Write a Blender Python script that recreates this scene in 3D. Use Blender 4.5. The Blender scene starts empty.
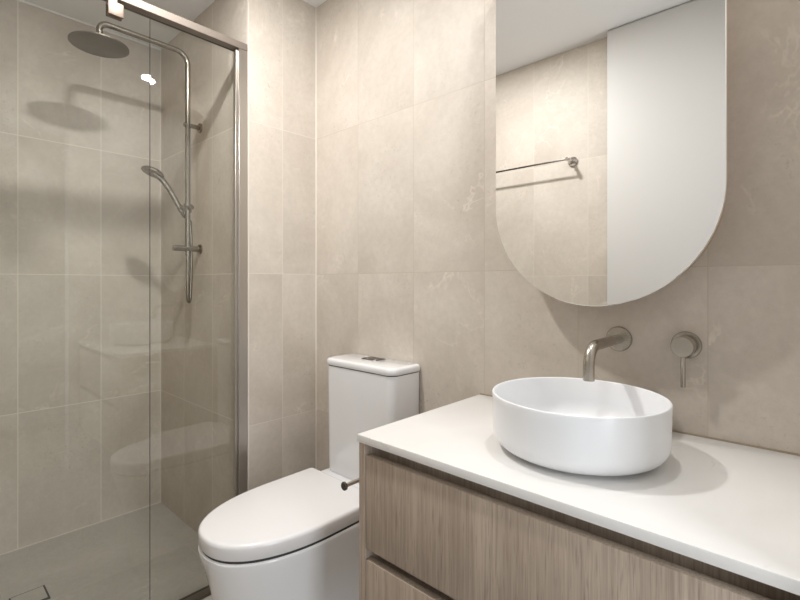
import bpy, bmesh, math
from mathutils import Vector, Matrix
PI = math.pi
scene = bpy.context.scene
COL = scene.collection

# ------------------------------------------------------------------ camera
cam_data = bpy.data.cameras.new('camera')
cam = bpy.data.objects.new('camera', cam_data)
COL.objects.link(cam)
cam_data.sensor_width = 36.0
cam_data.lens = 458.5 / 800.0 * 36.0
cam_data.shift_y = -17.0 / 800.0
cam_data.clip_start = 0.005
YAW = math.atan2(497.0, 458.5)
cam.location = (1.656, -1.245, 1.149)
cam.rotation_euler = (PI / 2, 0, math.atan2(math.cos(YAW), math.sin(YAW)))
scene.camera = cam

# ------------------------------------------------------------------ world, lights, exposure
world = bpy.data.worlds.new('world')
scene.world = world
world.use_nodes = True
world.node_tree.nodes['Background'].inputs[0].default_value = (0.9, 0.95, 1.0, 1)
world.node_tree.nodes['Background'].inputs[1].default_value = 0.3
scene.view_settings.view_transform = 'Standard'
scene.view_settings.look = 'None'
scene.view_settings.gamma = 1.0
scene.view_settings.use_curve_mapping = False
scene.view_settings.exposure = 0.41

CEIL = 2.373
BACK = -1.33          # face of the wall behind the camera
NIB = -0.328          # shower side wall face
SHB = -0.897          # shower far wall face

def area(name, loc, rot, sx, sy, power, color):
    d = bpy.data.lights.new(name, 'AREA')
    d.shape = 'RECTANGLE'
    d.size, d.size_y = sx, sy
    d.energy, d.color = power, color
    o = bpy.data.objects.new(name, d)
    o.location, o.rotation_euler = loc, rot
    COL.objects.link(o)
    return o
# unseen fill lamp added in the hall, standing in for daylight through the doorway
area('hall_fill', (2.62, -1.09, 1.15), (0, PI / 2, 0), 1.9, 0.42, 12.5, (0.88, 0.94, 1.0))

DOWNLIGHT_POWER = 10.0
DOWNLIGHT_COLOR = (1.0, 0.985, 0.965)

# ------------------------------------------------------------------ material helpers
def new_mat(name):
    m = bpy.data.materials.new(name)
    m.use_nodes = True
    nt = m.node_tree
    return m, nt, nt.nodes['Principled BSDF']

def plain(name, color, rough=0.5, metal=0.0, coat=0.0, spec=0.5):
    m, nt, b = new_mat(name)
    b.inputs['Base Color'].default_value = (*color, 1)
    b.inputs['Roughness'].default_value = rough
    b.inputs['Metallic'].default_value = metal
    b.inputs['Coat Weight'].default_value = coat
    b.inputs['Specular IOR Level'].default_value = spec
    return m

class NT:
    def __init__(self, nt): self.nt = nt
    def n(self, t, **kw):
        x = self.nt.nodes.new(t)
        for k, v in kw.items(): setattr(x, k, v)
        return x
    def l(self, a, b): self.nt.links.new(a, b)
    def math(self, op, a, b=None, c=None):
        x = self.n('ShaderNodeMath', operation=op)
        for i, v in enumerate((a, b, c)):
            if v is None: continue
            if isinstance(v, (int, float)): x.inputs[i].default_value = v
            else: self.l(v, x.inputs[i])
        return x.outputs[0]
    def mix(self, fac, a, b):
        x = self.n('ShaderNodeMix', data_type='RGBA')
        for i, v in ((0, fac), (6, a), (7, b)):
            if isinstance(v, (int, float)): x.inputs[i].default_value = v
            elif isinstance(v, tuple): x.inputs[i].default_value = (*v, 1)
            else: self.l(v, x.inputs[i])
        return x.outputs[2]

def tile_mat(name, ua, va, u0, du, v0, dv, grout, light=(0.685, 0.625, 0.552), dark=(0.545, 0.482, 0.412), gw=0.0022, rough=0.46):
    """Stone-look porcelain tile on a plane; ua/va name the two axes of the plane."""
    m, nt, b = new_mat(name)
    k = NT(nt)
    tc = k.n('ShaderNodeTexCoord')
    sep = k.n('ShaderNodeSeparateXYZ'); k.l(tc.outputs['Object'], sep.inputs[0])
    u = k.math('DIVIDE', k.math('SUBTRACT', sep.outputs[ua], u0), du)
    v = k.math('DIVIDE', k.math('SUBTRACT', sep.outputs[va], v0), dv)
    fu, fv = k.math('FLOOR', u), k.math('FLOOR', v)
    ru, rv = k.math('SUBTRACT', u, fu), k.math('SUBTRACT', v, fv)
    eu = k.math('MULTIPLY', k.math('MINIMUM', ru, k.math('SUBTRACT', 1.0, ru)), du)
    ev = k.math('MULTIPLY', k.math('MINIMUM', rv, k.math('SUBTRACT', 1.0, rv)), dv)
    gm = k.math('LESS_THAN', k.math('MINIMUM', eu, ev), gw / 2)
    cid = k.n('ShaderNodeCombineXYZ'); k.l(fu, cid.inputs[0]); k.l(fv, cid.inputs[1])
    wn = k.n('ShaderNodeTexWhiteNoise', noise_dimensions='3D'); k.l(cid.outputs[0], wn.inputs[0])
    off = k.n('ShaderNodeVectorMath', operation='MULTIPLY_ADD')
    k.l(wn.outputs['Color'], off.inputs[0]); off.inputs[1].default_value = (7, 7, 7); k.l(tc.outputs['Object'], off.inputs[2])
    p = off.outputs[0]
    def noise(scale, detail, rough_, dist=0.0):
        x = k.n('ShaderNodeTexNoise'); k.l(p, x.inputs['Vector'])
        x.inputs['Scale'].default_value = scale; x.inputs['Detail'].default_value = detail
        x.inputs['Roughness'].default_value = rough_; x.inputs['Distortion'].default_value = dist
        return x.outputs[0]
    def ramp(src, lo, hi):
        x = k.n('ShaderNodeMapRange'); x.clamp = True
        k.l(src, x.inputs[0]); x.inputs[1].default_value = lo; x.inputs[2].default_value = hi
        return x.outputs[0]
    cloud = ramp(noise(2.3, 7, 0.62, 0.8), 0.34, 0.66)
    fine = ramp(noise(46, 6, 0.75), 0.3, 0.75)
    vein = k.math('SUBTRACT', 1.0, ramp(k.math('ABSOLUTE', k.math('SUBTRACT', noise(2.6, 5, 0.6, 1.2), 0.5)), 0.0, 0.016))
    patch = ramp(noise(5.0, 4, 0.6), 0.52, 0.68)
    spot = ramp(noise(95, 3, 0.6), 0.60, 0.68)
    pitted = ramp(noise(3.0, 3, 0.6), 0.50, 0.68)
    spot = k.math('MULTIPLY', spot, pitted)
    c = k.mix(k.math('MULTIPLY', cloud, 0.85), light, dark)
    c = k.mix(k.math('MULTIPLY', fine, 0.32), c, tuple(x * 0.72 for x in dark))
    c = k.mix(k.math('MULTIPLY', k.math('MULTIPLY', vein, patch), 0.45), c, tuple(min(1, x * 1.28) for x in light))
    c = k.mix(k.math('MULTIPLY', spot, 0.42), c, tuple(x * 0.55 for x in dark))
    tone = k.math('MULTIPLY_ADD', wn.outputs['Value'], 0.07, 0.965)
    hs = k.n('ShaderNodeHueSaturation'); k.l(c, hs.inputs['Color']); k.l(tone, hs.inputs['Value'])
    c = k.mix(gm, hs.outputs[0], grout)
    k.l(c, b.inputs['Base Color'])
    r = k.math('MULTIPLY_ADD', fine, 0.14, rough)
    r = k.math('MAXIMUM', r, k.math('MULTIPLY', gm, 0.8))
    k.l(r, b.inputs['Roughness'])
    bump = k.n('ShaderNodeBump'); bump.inputs['Strength'].default_value = 0.25; bump.inputs['Distance'].default_value = 0.002
    h = k.math('SUBTRACT', k.math('MULTIPLY', fine, 0.12), gm)
    k.l(h, bump.inputs['Height']); k.l(bump.outputs[0], b.inputs['Normal'])
    return m

GROUT_L = (0.69, 0.635, 0.565)
GROUT_D = (0.52, 0.46, 0.385)
V0, DV = 0.587, 0.60
M = {}
M['tile_back'] = tile_mat('stone_tile_mirror_wall', 0, 2, 0.277, 0.2965, V0, DV, GROUT_D)
M['tile_nib'] = tile_mat('stone_tile_short_wall', 1, 2, -0.172, 0.2965, V0, DV, GROUT_L)
GROUT_S = (0.78, 0.725, 0.65)
M['tile_side'] = tile_mat('stone_tile_shower_side', 0, 2, -0.307, 0.2965, V0, DV, GROUT_S, gw=0.003)
M['tile_shower'] = tile_mat('stone_tile_shower_far', 1, 2, -0.599, 0.31, V0, DV, GROUT_S, gw=0.003)
M['tile_front'] = tile_mat('stone_tile_towel_wall', 0, 2, 0.18, 0.2965, V0, DV, GROUT_L)
M['tile_floor'] = tile_mat('stone_tile_floor', 0, 1, -2.2, 0.60, -1.6, 0.60, (0.52, 0.475, 0.42), light=(0.50, 0.47, 0.43), dark=(0.41, 0.38, 0.345), rough=0.45)
M['ceiling'] = plain('white_ceiling_paint', (0.86, 0.855, 0.85), 0.85, spec=0.2)
M['white_paint'] = plain('white_satin_paint', (0.82, 0.81, 0.79), 0.55, spec=0.3)
M['sealant'] = plain('pale_sealant', (0.70, 0.645, 0.575), 0.6)
M['sealant_tan'] = plain('tan_sealant', (0.36, 0.29, 0.21), 0.5)
M['ceramic'] = plain('white_glazed_ceramic', (0.86, 0.86, 0.868), 0.12, coat=0.3)
M['seat_plastic'] = plain('white_seat_plastic', (0.86, 0.85, 0.853), 0.22)
M['matt_basin'] = plain('white_satin_ceramic', (0.86, 0.868, 0.885), 0.30)
M['gap_shade_drain'] = plain('dark_gap_shade_drain', (0.05, 0.05, 0.05), 0.7)  # near-black: painted gap shade on the toilet, own colour of the drain frame
M['chrome'] = plain('chrome', (0.62, 0.60, 0.58), 0.12, 1.0)
M['dark_chrome'] = plain('gunmetal', (0.20, 0.19, 0.18), 0.25, 1.0)
M['button_metal'] = plain('satin_button_metal', (0.22, 0.20, 0.18), 0.35, 1.0)
M['track_metal'] = plain('dark_track_metal', (0.17, 0.15, 0.125), 0.4, 0.8)
M['cabinet_edge'] = plain('oak_edging', (0.52, 0.38, 0.29), 0.5)
M['cream_edge'] = plain('cream_mirror_edge', (0.74, 0.66, 0.55), 0.4)
M['mirror'] = plain('mirror_silver', (0.93, 0.935, 0.93), 0.0, 1.0)
M['hall_floor'] = plain('hall_floor_boards', (0.42, 0.35, 0.28), 0.5)

def brushed(name, color, rough, axis=2):
    m, nt, b = new_mat(name)
    k = NT(nt)
    tc = k.n('ShaderNodeTexCoord')
    mp = k.n('ShaderNodeMapping'); k.l(tc.outputs['Object'], mp.inputs[0])
    s = [900, 900, 900]; s[axis] = 14
    mp.inputs['Scale'].default_value = s
    nz = k.n('ShaderNodeTexNoise'); k.l(mp.outputs[0], nz.inputs['Vector']); nz.inputs['Scale'].default_value = 1.0
    b.inputs['Base Color'].default_value = (*color, 1)
    b.inputs['Metallic'].default_value = 1.0
    k.l(k.math('MULTIPLY_ADD', nz.outputs[0], 0.04, rough - 0.02), b.inputs['Roughness'])
    return m
M['nickel'] = plain('brushed_nickel', (0.45, 0.415, 0.36), 0.27, 1.0)
M['shower_nickel'] = plain('brushed_shower_nickel', (0.30, 0.272, 0.23), 0.23, 1.0)
M['frame_metal'] = plain('satin_frame_metal', (0.27, 0.232, 0.20), 0.60, 0.75)

def wood_mat():
    m, nt, b = new_mat('taupe_oak_veneer')
    k = NT(nt)
    tc = k.n('ShaderNodeTexCoord')
    def noise(scale, detail, rough_, dist):
        mp = k.n('ShaderNodeMapping'); k.l(tc.outputs['Object'], mp.inputs[0]); mp.inputs['Scale'].default_value = scale
        x = k.n('ShaderNodeTexNoise'); k.l(mp.outputs[0], x.inputs['Vector'])
        x.inputs['Scale'].default_value = 1.0; x.inputs['Detail'].default_value = detail
        x.inputs['Roughness'].default_value = rough_; x.inputs['Distortion'].default_value = dist
        return x.outputs[0]
    def ramp(src, lo, hi):
        x = k.n('ShaderNodeMapRange'); x.clamp = True
        k.l(src, x.inputs[0]); x.inputs[1].default_value = lo; x.inputs[2].default_value = hi
        return x.outputs[0]
    broad = ramp(noise((9, 9, 0.7), 3, 0.5, 0.3), 0.33, 0.68)
    grain = ramp(noise((210, 210, 5.0), 4, 0.65, 0.25), 0.38, 0.70)
    pores = ramp(noise((430, 430, 16), 2, 0.5, 0.0), 0.58, 0.74)
    c = k.mix(broad, (0.545, 0.450, 0.365), (0.445, 0.360, 0.287))
    c = k.mix(k.math('MULTIPLY', grain, 0.72), c, (0.29, 0.225, 0.172))
    c = k.mix(k.math('MULTIPLY', pores, 0.55), c, (0.18, 0.137, 0.105))
    k.l(c, b.inputs['Base Color'])
    b.inputs['Roughness'].default_value = 0.5
    b.inputs['Specular IOR Level'].default_value = 0.3
    return m
M['oak'] = wood_mat()

def stone_top():
    m, nt, b = new_mat('white_quartz')
    k = NT(nt)
    tc = k.n('ShaderNodeTexCoord')
    def noise(scale, detail, dist):
        x = k.n('ShaderNodeTexNoise'); k.l(tc.outputs['Object'], x.inputs['Vector'])
        x.inputs['Scale'].default_value = scale; x.inputs['Detail'].default_value = detail; x.inputs['Distortion'].default_value = dist
        return x.outputs[0]
    def ramp(src, lo, hi):
        x = k.n('ShaderNodeMapRange'); x.clamp = True
        k.l(src, x.inputs[0]); x.inputs[1].default_value = lo; x.inputs[2].default_value = hi
        return x.outputs[0]
    cl = ramp(noise(5, 5, 0.5), 0.35, 0.7)
    vein = k.math('SUBTRACT', 1.0, ramp(k.math('ABSOLUTE', k.math('SUBTRACT', noise(4, 4, 1.4), 0.5)), 0.0, 0.008))
    msk = ramp(noise(7, 3, 0), 0.56, 0.66)
    c = k.mix(cl, (0.84, 0.828, 0.81), (0.80, 0.785, 0.762))
    c = k.mix(k.math('MULTIPLY', k.math('MULTIPLY', vein, msk), 0.5), c, (0.55, 0.51, 0.46))
    k.l(c, b.inputs['Base Color'])
    b.inputs['Roughness'].default_value = 0.32
    return m
M['quartz'] = stone_top()

def glass_mat():
    m = bpy.data.materials.new('clear_shower_glass')
    m.use_nodes = True
    nt = m.node_tree; nt.nodes.clear()
    k = NT(nt)
    out = k.n('ShaderNodeOutputMaterial')
    tr = k.n('ShaderNodeBsdfTransparent'); tr.inputs[0].default_value = (0.978, 0.984, 0.970, 1)
    gl = k.n('ShaderNodeBsdfGlossy'); gl.inputs['Roughness'].default_value = 0.0
    gl.inputs['Color'].default_value = (1, 1, 1, 1)
    # thin-glass reflectance: Schlick on the unsigned angle, the same for both faces of the pane
    ge = k.n('ShaderNodeNewGeometry')
    dt = k.n('ShaderNodeVectorMath', operation='DOT_PRODUCT'); k.l(ge.outputs['Normal'], dt.inputs[0]); k.l(ge.outputs['Incoming'], dt.inputs[1])
    fr = k.math('MULTIPLY_ADD', k.math('POWER', k.math('SUBTRACT', 1.0, k.math('ABSOLUTE', dt.outputs['Value'])), 5.0), 0.96, 0.04)
    mx = k.n('ShaderNodeMixShader')
    k.l(fr, mx.inputs[0]); k.l(tr.outputs[0], mx.inputs[1]); k.l(gl.outputs[0], mx.inputs[2])
    k.l(mx.outputs[0], out.inputs[0])
    return m
M['glass'] = glass_mat()
M['glass_edge'] = plain('green_glass_edge', (0.05, 0.055, 0.05), 0.6, spec=0.1)

def emit_mat(name, color, s):
    m, nt, b = new_mat(name)
    b.inputs['Base Color'].default_value = (0.9, 0.9, 0.9, 1)
    b.inputs['Emission Color'].default_value = (*color, 1)
    b.inputs['Emission Strength'].default_value = s
    return m
M['lamp_glow'] = emit_mat('downlight_diffuser', (1.0, 0.95, 0.88), 30.0)

# ------------------------------------------------------------------ mesh helpers
def bm_box(bm, lo, hi, bevel=0.0, seg=2, mat=0):
    lo, hi = Vector(lo), Vector(hi)
    r = bmesh.ops.create_cube(bm, size=1.0)
    vs = r['verts']
    c, s = (lo + hi) / 2, hi - lo
    for v in vs:
        v.co = Vector((c.x + v.co.x * s.x, c.y + v.co.y * s.y, c.z + v.co.z * s.z))
    fs = set(f for v in vs for f in v.link_faces)
    for f in fs: f.material_index = mat
    if bevel > 0:
        es = list(set(e for v in vs for e in v.link_edges))
        bmesh.ops.bevel(bm, geom=es, offset=bevel, segments=seg, profile=0.5, affect='EDGES')
    return bm

def bm_loft(bm, rings, cap=True, mat=0):
    """rings: lists of the same number of 3D points, closed loops."""
    vr = [[bm.verts.new(p) for p in r] for r in rings]
    n = len(vr[0])
    for a, b in zip(vr, vr[1:]):
        for i in range(n):
            j = (i + 1) % n
            f = bm.faces.new((a[i], a[j], b[j], b[i])); f.material_index = mat
    if cap:
        f = bm.faces.new(list(reversed(vr[0]))); f.material_index = mat
        f = bm.faces.new(vr[-1]); f.material_index = mat
    return bm

def bm_tube(bm, path, rad, seg=20, cap=True, mat=0):
    path = [Vector(p) for p in path]
    rads = rad if isinstance(rad, (list, tuple)) else [rad] * len(path)
    rings, ref = [], None
    for i, p in enumerate(path):
        a = path[max(0, i - 1)]; b = path[min(len(path) - 1, i + 1)]
        t = (b - a).normalized()
        if ref is None:
            ref = t.orthogonal().normalized()
        ref = (ref - t * ref.dot(t)).normalized()
        w = t.cross(ref)
        rings.append([p + (ref * math.cos(2 * PI * q / seg) + w * math.sin(2 * PI * q / seg)) * rads[i] for q in range(seg)])
    return bm_loft(bm, rings, cap, mat)

def bm_lathe(bm, prof, origin, axis, seg=48, mat=0):
    """prof: (radius, height) from start to end along axis; caps closed where radius is 0-ish."""
    axis = Vector(axis).normalized(); ref = axis.orthogonal().normalized(); w = axis.cross(ref)
    o = Vector(origin)
    rings = [[o + axis * h + (ref * math.cos(2 * PI * q / seg) + w * math.sin(2 * PI * q / seg)) * max(r, 1e-4) for q in range(seg)] for r, h in prof]
    return bm_loft(bm, rings, True, mat)

def arc_path(p0, corner, p1, r, n=10):
    """a polyline p0 - rounded corner - p1"""
    p0, c, p1 = Vector(p0), Vector(corner), Vector(p1)
    a, b = (p0 - c).normalized(), (p1 - c).normalized()
    s, e = c + a * r, c + b * r
    ctr = c + a * r + b * r
    pts = [p0]
    for i in range(n + 1):
        t = i / n * PI / 2
        pts.append(ctr - b * r * math.cos(t) - a * r * math.sin(t))
    pts.append(p1)
    return pts

def link(name, bm, mats, parent=None, smooth=True, angle=40):
    bmesh.ops.recalc_face_normals(bm, faces=bm.faces[:])
    me = bpy.data.meshes.new(name)
    bm.to_mesh(me); bm.free()
    for m in (mats if isinstance(mats, (list, tuple)) else [mats]): me.materials.append(m)
    if smooth:
        for p in me.polygons: p.use_smooth = True
        me.set_sharp_from_angle(angle=math.radians(angle))
    o = bpy.data.objects.new(name, me)
    COL.objects.link(o)
    if parent:
        o.parent = parent
        o.matrix_parent_inverse = Matrix.Translation(parent.location).inverted()
    return o

def box_obj(name, lo, hi, mat, parent=None, bevel=0.0, seg=2):
    return link(name, bm_box(bmesh.new(), lo, hi, bevel, seg), mat, parent)

def struct(o):
    o['kind'] = 'structure'
    return o

def thing(name, label, cat, loc=(0, 0, 0), group=None):
    o = bpy.data.objects.new(name, None)
    o.empty_display_size = 0.05
    o.location = loc
    COL.objects.link(o)
    o['label'], o['category'] = label, cat
    if group: o['group'] = group
    return o

def tag(o, label, cat, group=None):
    o['label'], o['category'] = label, cat
    if group: o['group'] = group
    return o

# ------------------------------------------------------------------ room shell
T = 0.1
struct(box_obj('floor', (SHB - T, BACK - T, -0.1), (1.80, 0.0 + T, 0.0), M['tile_floor']))
struct(box_obj('floor_hall', (1.80, -2.3, -0.1), (3.0, 0.6, 0.0), M['hall_floor']))
struct(box_obj('ceiling', (SHB - T, BACK - T, CEIL), (1.80, 0.0 + T, CEIL + 0.08), M['ceiling']))
struct(box_obj('ceiling_hall', (1.80, -2.3, CEIL), (3.0, 0.6, CEIL + 0.08), M['ceiling']))
struct(box_obj('wall_mirror', (0.0, 0.0, 0.0), (1.80, T, CEIL), M['tile_back']))
# short wall between toilet and shower: one face to the room, one to the shower
bm = bm_box(bmesh.new(), (SHB - T, NIB, 0.0), (0.0, T, CEIL))
for f in bm.faces:
    f.normal_update()
    f.material_index = 1 if abs(f.normal.y) > 0.5 else 0
struct(link('wall_left', bm, [M['tile_nib'], M['tile_side']], smooth=False))
struct(box_obj('wall_shower', (SHB - T, BACK, 0.0), (SHB, NIB, CEIL), M['tile_shower']))
struct(box_obj('wall_front', (SHB - T, BACK - T, 0.0), (1.80, BACK, CEIL), M['tile_front']))
# right wall with the open doorway to the hall
DY0, DY1, DH = -1.262, -0.56, 2.07
bm = bmesh.new()
bm_box(bm, (1.70, DY1, 0), (1.80, 0.0, CEIL))
bm_box(bm, (1.70, BACK, 0), (1.80, DY0, CEIL))
bm_box(bm, (1.70, DY0, DH), (1.80, DY1, CEIL))
struct(link('wall_right', bm, M['white_paint'], smooth=False))
struct(box_obj('wall_hall_end', (3.0, -2.3, 0), (3.1, 0.6, CEIL), M['white_paint']))
struct(box_obj('wall_hall_near', (1.80, -2.4, 0), (3.1, -2.3, CEIL), M['white_paint']))
struct(box_obj('wall_hall_far', (1.80, 0.6, 0), (3.1, 0.7, CEIL), M['white_paint']))
bm = bmesh.new()
bm_box(bm, (1.72, BACK - T, 0), (1.80, -2.3, CEIL))
struct(link('wall_hall_side', bm, M['white_paint'], smooth=False))
bm = bmesh.new()
bm_box(bm, (1.72, T, 0), (1.80, 0.6, CEIL))
struct(link('wall_hall_corner', bm, M['white_paint'], smooth=False))
# white door leaf standing open against the wall behind the camera
M['door_paint'] = plain('white_door_paint', (0.66, 0.65, 0.635), 0.6, spec=0.2)
struct(box_obj('door_1', (0.888, -1.302, 0.008), (1.68, -1.266, CEIL - 0.006), M['door_paint'], bevel=0.002))

# sealant beads in the vertical corners
def corner_bead(name, x, y, sx, sy, z0, z1, w=0.0035, mat='sealant'):
    bm = bmesh.new()
    ring = lambda z: [(x, y, z), (x + sx * w, y, z), (x, y + sy * w, z)]
    bm_loft(bm, [ring(z0), ring(z1)])
    return struct(link(name, bm, M[mat], smooth=False))
corner_bead('trim_1', 0.0, 0.0, 1, -1, 0.0, CEIL)
corner_bead('trim_2', SHB, NIB, 1, -1, 0.0, CEIL, 0.004)
struct(box_obj('trim_3', (-0.004, NIB - 0.0015, 0.0), (0.0012, NIB + 0.004, CEIL), M['sealant']))
# thin shadow-line beads under the shower ceiling and along the shower floor
bm = bmesh.new()
bm_box(bm, (SHB, BACK, CEIL - 0.007), (SHB + 0.007, NIB, CEIL))
struct(link('trim_4', bm, M['ceiling'], smooth=False))
bm = bmesh.new()
bm_box(bm, (SHB, BACK, 0.0), (SHB + 0.004, NIB, 0.004))
struct(link('trim_5', bm, M['sealant'], smooth=False))

# ------------------------------------------------------------------ ceiling downlights
def downlight(x, y, label, power):
    t = thing('downlight', label, 'ceiling light', (x, y, CEIL), 'recessed downlights')
    bm = bmesh.new()
    bm_lathe(bm, [(0.045, 0.0), (0.058, 0.0), (0.058, 0.003), (0.056, 0.005), (0.047, 0.005), (0.045, 0.0035)], (x, y, CEIL), (0, 0, -1))
    link('trim_ring', bm, M['white_paint'], t)
    bm = bmesh.new()
    bm_lathe(bm, [(0.0, 0.0), (0.0445, 0.0), (0.0445, 0.003), (0.0, 0.0035)], (x, y, CEIL), (0, 0, -1), 32)
    link('diffuser', bm, M['lamp_glow'], t)
    d = bpy.data.lights.new('downlight_beam', 'AREA')
    d.shape = 'DISK'
    d.size = 0.085
    d.energy, d.color = power, DOWNLIGHT_COLOR
    o = bpy.data.objects.new('downlight_beam', d)
    o.location = (x, y, CEIL - 0.0055)
    COL.objects.link(o)
downlight(1.27, -0.25, 'small round white downlight in the ceiling above the basin', DOWNLIGHT_POWER * 0.37)
downlight(0.43, -0.715, 'small round white downlight in the ceiling in front of the toilet', DOWNLIGHT_POWER * 1.22)

# ------------------------------------------------------------------ vanity
VX0, VX1, VF = 0.855, 1.660, -0.525
CT0, CT1 = 0.778, 0.796
van = thing('vanity_cabinet', 'wall-hung taupe oak vanity cabinet with two wide handleless drawers', 'cabinet', ((VX0 + VX1) / 2, -0.26, 0.27))
P = 0.018
box_obj('side_panel', (VX0, -0.519, 0.270), (VX0 + 0.002 + P, -0.001, CT0), M['oak'], van, 0.0008, 1)
box_obj('side_panel', (VX1 - 0.002 - P, -0.517, 0.270), (VX1 - 0.002, -0.001, CT0), M['oak'], van, 0.0008, 1)
IX0, IX1 = VX0 + 0.002 + P, VX1 - 0.002 - P
box_obj('bottom_panel', (IX0, -0.512, 0.270), (IX1, -0.001, 0.286), M['oak'], van, 0.0008, 1)
box_obj('back_panel', (IX0, -0.013, 0.286), (IX1, -0.001, CT0), M['oak'], van)
# recessed finger channels above each drawer
for z0, z1 in ((0.728, CT0), (0.486, 0.535)):
    bm = bmesh.new()
    bm_box(bm, (IX0, -0.470, z0), (IX1, -0.458, z1), 0.0005, 1)
    bm_box(bm, (IX0, -0.4985, z0 - 0.002), (IX1, -0.470, z0 + 0.006))
    link('finger_channel', bm, M['oak'], van)
for zt, zb in ((0.749, 0.533), (0.508, 0.289)):
    bm = bmesh.new()
    bm_box(bm, (IX0 + 0.0015, -0.517, zb), (IX1 - 0.0015, -0.499, zt), 0.0012, 2)
    d = link('drawer', bm, M['oak'], van)
    bm = bmesh.new()
    bm_box(bm, (IX0 + 0.02, -0.457, zb + 0.02), (IX0 + 0.032, -0.06, zt - 0.06))
    bm_box(bm, (IX1 - 0.032, -0.457, zb + 0.02), (IX1 - 0.02, -0.06, zt - 0.06))
    bm_box(bm, (IX0 + 0.032, -0.457, zb + 0.02), (IX1 - 0.032, -0.06, zb + 0.03))
    bm_box(bm, (IX0 + 0.032, -0.072, zb + 0.03), (IX1 - 0.032, -0.06, zt - 0.06))
    b = link('drawer_box', bm, M['white_paint'], d)

tag(box_obj('countertop', (VX0, VF, CT0), (VX1, -0.0045, CT1), M['quartz'], None, 0.0015, 2),
    'white quartz worktop lying on the oak vanity cabinet', 'worktop')
struct(box_obj('trim_6', (VX0, -0.0045, CT0), (VX1, 0.0, CT1 + 0.003), M['sealant_tan']))

# ------------------------------------------------------------------ basin
BX, BY, BZ = 1.273, -0.279, CT1
bas = thing('basin', 'round white vessel basin standing on the worktop under the spout', 'basin', (BX, BY, BZ))
H, R = 0.119, 0.175
prof = [(0.0, 0.0), (0.130, 0.0), (0.132, 0.002), (0.132, 0.006)]
rb = 0.034
for i in range(9):
    a = i / 8 * PI / 2
    prof.append((R - 0.002 - rb + rb * math.sin(a), 0.006 + rb - rb * math.cos(a)))
prof += [(R - 0.0005, H - 0.012), (R, H - 0.003), (R - 0.001, H - 0.0008), (R - 0.003, H), (R - 0.005, H - 0.0008), (R - 0.0062, H - 0.003)]
ri = 0.045
for i in range(10):
    a = i / 9 * PI / 2
    prof.append((R - 0.008 - ri + ri * math.cos(a), 0.022 + ri - ri * math.sin(a)))
prof += [(0.06, 0.0185), (0.024, 0.017), (0.0, 0.017)]
link('bowl', bm_lathe(bmesh.new(), prof, (BX, BY, BZ), (0, 0, 1), 96), M['matt_basin'], bas)
link('waste_plug', bm_lathe(bmesh.new(), [(0.033, 0.0165), (0.033, 0.021), (0.031, 0.023), (0.0, 0.0245)], (BX, BY, BZ), (0, 0, 1), 40), M['nickel'], bas)

# ------------------------------------------------------------------ wall spout and mixer
sx, sz = 1.272, 1.006
sp = thing('basin_spout', 'brushed nickel wall spout curving down over the basin', 'tap', (sx, 0, sz))
link('flange', bm_lathe(bmesh.new(), [(0.0315, 0.0), (0.0315, 0.004), (0.030, 0.006), (0.0, 0.006)], (sx, 0, sz), (0, -1, 0), 48), M['nickel'], sp)
path = arc_path((sx, -0.005, sz), (sx, -0.208, sz), (sx, -0.208, 0.932), 0.043, 12)
bm = bm_tube(bmesh.new(), path, 0.0122, 28, False)
link('spout_tube', bm, M['nickel'], sp)
link('outlet', bm_lathe(bmesh.new(), [(0.0, 0.012), (0.0102, 0.012), (0.0102, -0.0005), (0.0122, -0.0005), (0.0122, 0.013), (0.0, 0.013)], (sx, -0.208, 0.932), (0, 0, 1), 32), M['nickel'], sp)

mx, mz = 1.421, 1.004
mxr = thing('basin_mixer', 'round brushed nickel wall mixer with pin lever right of the spout', 'tap', (mx, 0, mz))
link('flange', bm_lathe(bmesh.new(), [(0.0315, 0.0), (0.0315, 0.004), (0.030, 0.006), (0.0, 0.006)], (mx, 0, mz), (0, -1, 0), 48), M['nickel'], mxr)
link('knob', bm_lathe(bmesh.new(), [(0.0215, 0.005), (0.0215, 0.018), (0.0235, 0.019), (0.0235, 0.048), (0.0225, 0.050), (0.0, 0.050)], (mx, 0, mz), (0, -1, 0), 48), M['nickel'], mxr)
link('lever', bm_tube(bmesh.new(), [(mx, -0.037, mz - 0.020), (mx, -0.037, mz - 0.092), (mx, -0.037, mz - 0.0935)], [0.0052, 0.0052, 0.0042], 16), M['nickel'], mxr)

# ------------------------------------------------------------------ mirror cabinet
MX, MR, MZ0, MZ1, MF = 1.240, 0.270, 1.092, 2.250, -0.100
def pill(r, y, n=40):
    zb, zt = MZ0 + MR, MZ1 - MR
    pts = [(MX + r * math.cos(PI + PI * i / n), y, zb + r * math.sin(PI + PI * i / n)) for i in range(n + 1)]
    pts += [(MX + r * math.cos(PI * i / n), y, zt + r * math.sin(PI * i / n)) for i in range(n + 1)]
    return pts
mc = thing('mirror_cabinet', 'tall pill-shaped mirror cabinet hung on the tiled wall above the basin', 'mirror', (MX, 0, MZ0))
link('carcass', bm_loft(bmesh.new(), [pill(MR - 0.012, -0.0005), pill(MR - 0.012, MF + 0.018)]), M['cabinet_edge'], mc)
dp = link('mirror_door', bm_loft(bmesh.new(), [pill(MR - 0.002, MF + 0.018), pill(MR - 0.0005, MF + 0.0165), pill(MR - 0.0005, MF + 0.004)]), M['cream_edge'], mc)
link('mirror_glass', bm_loft(bmesh.new(), [pill(MR, MF + 0.004), pill(MR, MF + 0.0012), pill(MR - 0.0012, MF)]), M['mirror'], dp, angle=20)

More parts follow.
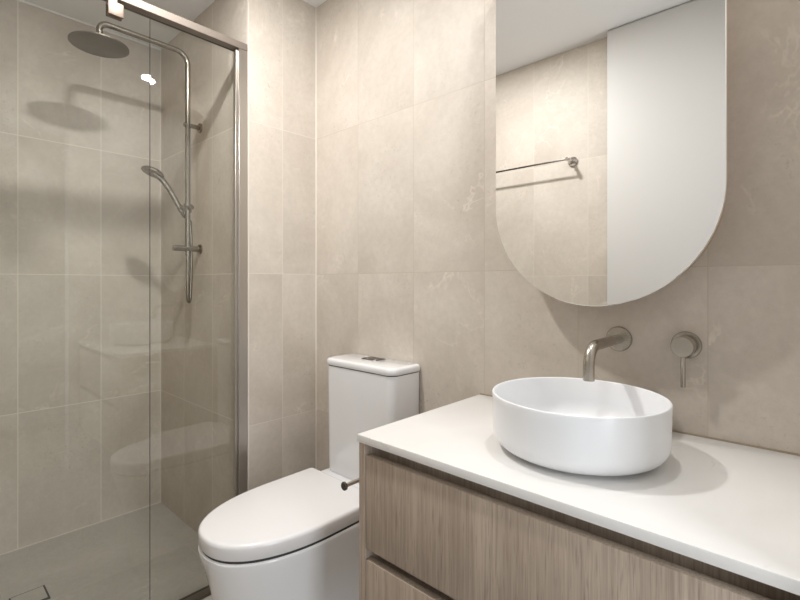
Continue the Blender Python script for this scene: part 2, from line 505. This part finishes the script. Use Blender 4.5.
# ------------------------------------------------------------------ toilet
TX = 0.398
def dshape(w, yb, yf, ys, z, n=28, ex=2.25):
    """outline: straight back at yb, straight sides to ys, superelliptic nose to yf"""
    pts = []
    rc = 0.010
    hw = w / 2
    for i in range(5):
        a = i / 4 * PI / 2
        pts.append((TX + hw - rc + rc * math.cos(PI / 2 - a), yb - rc + rc * math.sin(PI / 2 - a), z))
    for i in range(2 * n + 1):
        a = -PI * i / (2 * n)
        c, s = math.cos(a), math.sin(a)
        pts.append((TX + hw * math.copysign(abs(c) ** (2 / ex), c), ys + (ys - yf) * math.copysign(abs(s) ** (2 / ex), s), z))
    for i in range(5):
        a = i / 4 * PI / 2
        pts.append((TX - hw + rc - rc * math.cos(a), yb - rc + rc * math.sin(a), z))
    return pts
tl = thing('toilet', 'white close-coupled toilet with closed lid standing against the tiled wall', 'toilet', (TX, -0.34, 0))
rings = []
for z, w, yf, ys, yb in ((0.0, 0.312, -0.618, -0.36, -0.004), (0.004, 0.316, -0.621, -0.36, -0.003), (0.10, 0.322, -0.626, -0.36, -0.003), (0.20, 0.332, -0.636, -0.36, -0.003),
                         (0.27, 0.348, -0.651, -0.36, -0.003), (0.33, 0.360, -0.666, -0.365, -0.003), (0.37, 0.370, -0.679, -0.365, -0.003), (0.386, 0.3735, -0.6825, -0.365, -0.003), (0.391, 0.3725, -0.682, -0.365, -0.004), (0.393, 0.368, -0.679, -0.365, -0.006)):
    rings.append(dshape(w, yb, yf, ys, z))
pan = bm_loft(bmesh.new(), rings)
bm_box(pan, (TX - 0.158, -0.186, 0.388), (TX + 0.176, -0.004, 0.430), 0.006, 3)
link('pan', pan, M['ceramic'], tl, angle=50)
link('lid_gap_shade', bm_loft(bmesh.new(), [dshape(0.362, -0.185, -0.676, -0.365, 0.393), dshape(0.362, -0.185, -0.676, -0.365, 0.402)]), M['gap_shade_drain'], tl)  # dark ring painting the shade in the gap between lid and pan
def lid_ring(z, d): return dshape(0.372 - 2 * d, -0.178 - d, -0.682 + d, -0.365, z)
link('lid', bm_loft(bmesh.new(), [lid_ring(0.400, 0.004), lid_ring(0.403, 0.001), lid_ring(0.434, 0.0), lid_ring(0.440, 0.0015), lid_ring(0.4435, 0.005), lid_ring(0.445, 0.011)]), M['seat_plastic'], tl, angle=50)
def rrect(x0, x1, y0, y1, r, z, rb=0.006, n=8):
    pts = []
    for cx, cy, a0, rr in ((x1 - rb, y1 - rb, 90, rb), (x0 + rb, y1 - rb, 180, rb), (x0 + r, y0 + r, 270, r), (x1 - r, y0 + r, 360, r)):
        for i in range(n + 1):
            a = math.radians(a0 - 90 + 90 * i / n)
            pts.append((cx + rr * math.cos(a), cy + rr * math.sin(a), z))
    return pts
CX0, CX1, CYF = 0.243, 0.606, -0.144
link('cistern', bm_loft(bmesh.new(), [rrect(CX0 + 0.008, CX1 - 0.006, CYF + 0.008, -0.004, 0.03, 0.431), rrect(CX0 + 0.004, CX1 - 0.003, CYF + 0.004, -0.004, 0.032, 0.445), rrect(CX0 + 0.001, CX1, CYF + 0.001, -0.004, 0.033, 0.834)]), M['ceramic'], tl, angle=50)
link('cistern_gap_shade', bm_loft(bmesh.new(), [rrect(CX0 + 0.003, CX1 - 0.002, CYF + 0.003, -0.005, 0.03, 0.834), rrect(CX0 + 0.003, CX1 - 0.002, CYF + 0.003, -0.005, 0.03, 0.8375)]), M['gap_shade_drain'], tl)  # dark strip standing in for the shaded gap below the cistern lid
def cl(z, d): return rrect(CX0 - 0.003 + d, CX1 + 0.004 - d, CYF - 0.003 + d, -0.003 - d * 0.3, 0.036, z)
link('cistern_lid', bm_loft(bmesh.new(), [cl(0.8375, 0.002), cl(0.840, 0.0), cl(0.854, 0.0), cl(0.8585, 0.002), cl(0.8615, 0.006), cl(0.863, 0.013)]), M['ceramic'], tl, angle=50)
btn = link('flush_plate', bm_box(bmesh.new(), (0.372, -0.070, 0.8625), (0.452, -0.018, 0.8645), 0.0008, 1), M['button_metal'], tl)
link('full_flush_button', bm_box(bmesh.new(), (0.408, -0.067, 0.864), (0.449, -0.021, 0.8662), 0.0008, 1), M['button_metal'], btn)
link('half_flush_button', bm_box(bmesh.new(), (0.375, -0.067, 0.864), (0.405, -0.021, 0.8662), 0.0008, 1), M['button_metal'], btn)

# ------------------------------------------------------------------ toilet roll holder on the vanity side
tx, tz = 0.785, 0.646
tp = thing('toilet_roll_holder', 'empty chrome toilet roll holder on the side of the vanity beside the toilet', 'toilet roll holder', (VX0, -0.38, tz))
link('wall_rose', bm_lathe(bmesh.new(), [(0.022, 0.0), (0.022, 0.006), (0.020, 0.008), (0.0, 0.008)], (VX0 + 0.002, -0.37, tz), (-1, 0, 0), 32), M['dark_chrome'], tp)
link('arm', bm_tube(bmesh.new(), arc_path((VX0 - 0.004, -0.37, tz), (tx, -0.37, tz), (tx, -0.504, tz), 0.014, 8), 0.0052, 16), M['chrome'], tp)
link('end_disc', bm_lathe(bmesh.new(), [(0.0, 0.0), (0.0095, 0.0), (0.0105, 0.001), (0.0105, 0.005), (0.0095, 0.006), (0.0, 0.006)], (tx, -0.501, tz), (0, -1, 0), 32), M['dark_chrome'], tp)

# ------------------------------------------------------------------ shower screen
sc = thing('shower_screen', 'frameless glass sliding shower screen with nickel top rail', 'shower screen', (-0.02, -0.83, 0))
box_obj('top_rail', (-0.045, BACK + 0.001, 2.056), (0.0, NIB - 0.002, 2.084), M['frame_metal'], sc, 0.0015, 1)
bm = bmesh.new()
bm_box(bm, (-0.045, -0.366, 0.0125), (0.0, NIB - 0.002, 2.056), 0.0012, 1)
M['jamb_metal'] = plain('satin_jamb_metal', (0.50, 0.47, 0.435), 0.34, 1.0)
jb = link('wall_jamb', bm, M['jamb_metal'], sc)
link('seal_strip', bm_box(bmesh.new(), (-0.026, -0.376, 0.0125), (-0.010, -0.366, 2.050), 0.001, 1), M['jamb_metal'], jb)
box_obj('sill_track', (-0.045, BACK + 0.001, 0.0002), (0.0, NIB - 0.002, 0.0125), M['track_metal'], sc, 0.001, 1)
M['clamp_metal'] = plain('bronze_tinted_clamp_metal', (0.25, 0.195, 0.16), 0.55, 1.0)
def pane(name, x0, x1, y0, y1, z0, z1):
    bm = bm_box(bmesh.new(), (x0, y0, z0), (x1, y1, z1))
    for f in bm.faces:
        f.normal_update()
        f.material_index = 0 if abs(f.normal.x) > 0.5 else 1
    return link(name, bm, [M['glass'], M['glass_edge']], sc, smooth=False)
pane('fixed_pane', -0.038, -0.032, -0.6725, -0.3665, 0.0127, 2.0555)
sp_ = pane('sliding_pane', -0.014, -0.008, BACK + 0.006, -0.681, 0.016, 2.043)
bm = bmesh.new()
bm_box(bm, (-0.007, -0.807, 2.000), (0.003, -0.763, 2.043), 0.002, 2)
bm_box(bm, (-0.026, -0.807, 2.000), (-0.015, -0.763, 2.043), 0.002, 2)
bm_box(bm, (-0.020, -0.800, 2.0445), (-0.002, -0.780, 2.0565), 0.001, 1)
link('hanger_clamp', bm, M['clamp_metal'], sp_)
bm = bmesh.new()
bm_box(bm, (-0.007, -1.290, 2.003), (0.003, -1.246, 2.046), 0.002, 2)
bm_box(bm, (-0.026, -1.290, 2.003), (-0.015, -1.246, 2.046), 0.002, 2)
bm_box(bm, (-0.020, -1.278, 2.0445), (-0.002, -1.258, 2.0565), 0.001, 1)
link('hanger_clamp', bm, M['clamp_metal'], sp_)

# ------------------------------------------------------------------ shower column
M['rose_metal'] = plain('satin_rose_metal', (0.21, 0.185, 0.15), 0.5, 0.85)
RX, RY = -0.424, -0.385
sh = thing('shower_column', 'brushed nickel twin shower rail with round overhead rose and hand shower', 'shower', (RX, NIB, 1.05))
path = arc_path((RX, RY, 1.303), (RX, RY, 2.170), (RX, -0.60, 2.170), 0.052, 12)
p2 = arc_path((RX, -0.60, 2.170), (RX, -0.724, 2.170), (RX, -0.724, 2.098), 0.030, 10)
link('riser_pipe', bm_tube(bmesh.new(), path[:-1] + p2, 0.0113, 24), M['shower_nickel'], sh)
link('overhead_rose', bm_lathe(bmesh.new(), [(0.0, 0.026), (0.010, 0.026), (0.012, 0.018), (0.016, 0.012), (0.096, 0.0075), (0.101, 0.005), (0.101, 0.001), (0.0995, 0.0), (0.0, 0.0)], (RX, -0.724, 2.076), (0, 0, 1), 64), M['rose_metal'], sh)
def bracket(z, r, yend, label):
    bm = bmesh.new()
    bm_lathe(bm, [(0.022, 0.0), (0.022, 0.005), (0.020, 0.007), (r, 0.008), (r, -(yend - NIB) - 0.001), (r - 0.001, -(yend - NIB)), (0.0, -(yend - NIB))], (RX, NIB, z), (0, -1, 0), 36)
    link('wall_bracket', bm, M['shower_nickel'], sh)
bracket(1.852, 0.0100, RY - 0.016, 'upper')
bracket(1.302, 0.0125, -0.447, 'lower')
bm = bmesh.new()
bm_lathe(bm, [(0.0165, -0.018), (0.0165, 0.018)], (RX, RY, 1.482), (0, 0, 1), 28)
bm_tube(bm, [(RX, RY, 1.482), (RX + 0.040, RY, 1.482)], 0.011, 20)
bm_tube(bm, [(RX - 0.006, RY - 0.012, 1.474), (RX - 0.006, RY - 0.036, 1.484)], [0.013, 0.0145], 20)
sl = link('slider', bm, M['shower_nickel'], sh)
# hand shower: curved handle and a disc head that faces down
hx = RX - 0.006
hp = [(hx, -0.408, 1.462), (hx, -0.419, 1.482), (hx, -0.440, 1.520), (hx, -0.462, 1.556), (hx, -0.486, 1.588), (hx, -0.510, 1.608), (hx, -0.535, 1.618)]
hs = link('hand_shower', bm_tube(bmesh.new(), hp, [0.010, 0.0115, 0.0115, 0.0115, 0.012, 0.013, 0.010], 20), M['shower_nickel'], sh)
nrm = Vector((0, -0.36, -0.93)).normalized()
link('spray_head', bm_lathe(bmesh.new(), [(0.0, -0.014), (0.020, -0.013), (0.040, -0.007), (0.046, 0.0), (0.046, 0.006), (0.043, 0.008), (0.0, 0.008)], (hx, -0.527, 1.619), nrm, 40), M['shower_nickel'], hs)
# hose: from the bottom outlet round a tight loop and back up behind the rail to the handle
hose = []
for i in range(8): hose.append((RX, RY, 1.290 - 0.19 * i / 7))
for i in range(1, 10):
    a = PI * i / 10
    hose.append((RX - 0.007 * (1 - math.cos(a)), RY + 0.0085 * (1 - math.cos(a)), 1.10 - 0.036 * math.sin(a)))
for i in range(12):
    t = i / 11
    hose.append((RX - 0.014, RY + 0.017 + 0.004 * math.sin(PI * t), 1.10 + 0.325 * t))
hose += [(RX - 0.016, RY + 0.006, 1.440), (hx - 0.004, -0.398, 1.446), (hx, -0.407, 1.460)]
link('hose', bm_tube(bmesh.new(), hose, 0.0072, 16), M['shower_nickel'], sh)
link('hose_nut', bm_lathe(bmesh.new(), [(0.0, 0.0), (0.0105, 0.0), (0.0105, 0.022), (0.0, 0.022)], (RX, RY, 1.292), (0, 0, -1), 24), M['shower_nickel'], sh)

# ------------------------------------------------------------------ shower floor waste
fw = thing('floor_waste', 'square tile-insert floor waste in the shower floor', 'drain', (-0.465, -0.932, 0))
x0, x1, y0, y1 = -0.518, -0.412, -0.985, -0.880
bm = bmesh.new()
bm_box(bm, (x0, y0, 0.0002), (x1, y0 + 0.005, 0.0022))
bm_box(bm, (x0, y1 - 0.006, 0.0002), (x1, y1, 0.0022))
bm_box(bm, (x0, y0 + 0.005, 0.0002), (x0 + 0.004, y1 - 0.006, 0.0022))
bm_box(bm, (x1 - 0.013, y0 + 0.005, 0.0002), (x1, y1 - 0.006, 0.0022))
link('drain_frame', bm, M['gap_shade_drain'], fw, smooth=False)
link('tile_insert', bm_box(bmesh.new(), (x0 + 0.004, y0 + 0.005, 0.0002), (x1 - 0.013, y1 - 0.006, 0.003), 0.0006, 1), M['tile_floor'], fw)

# ------------------------------------------------------------------ towel rail on the wall behind the camera (seen in the mirror)
tr = thing('towel_rail', 'thin nickel towel rail on the tiled wall reflected in the mirror', 'towel rail', (0.40, BACK, 1.782))
link('bar', bm_tube(bmesh.new(), [(0.095, BACK + 0.075, 1.782), (0.706, BACK + 0.075, 1.782)], 0.0048, 16), M['dark_chrome'], tr)
for x in (0.105, 0.696):
    bm = bmesh.new()
    bm_lathe(bm, [(0.026, 0.0), (0.026, 0.006), (0.023, 0.009), (0.009, 0.010), (0.009, 0.083), (0.008, 0.084), (0.0, 0.084)], (x, BACK, 1.782), (0, 1, 0), 32)
    link('post', bm, M['chrome'], tr)
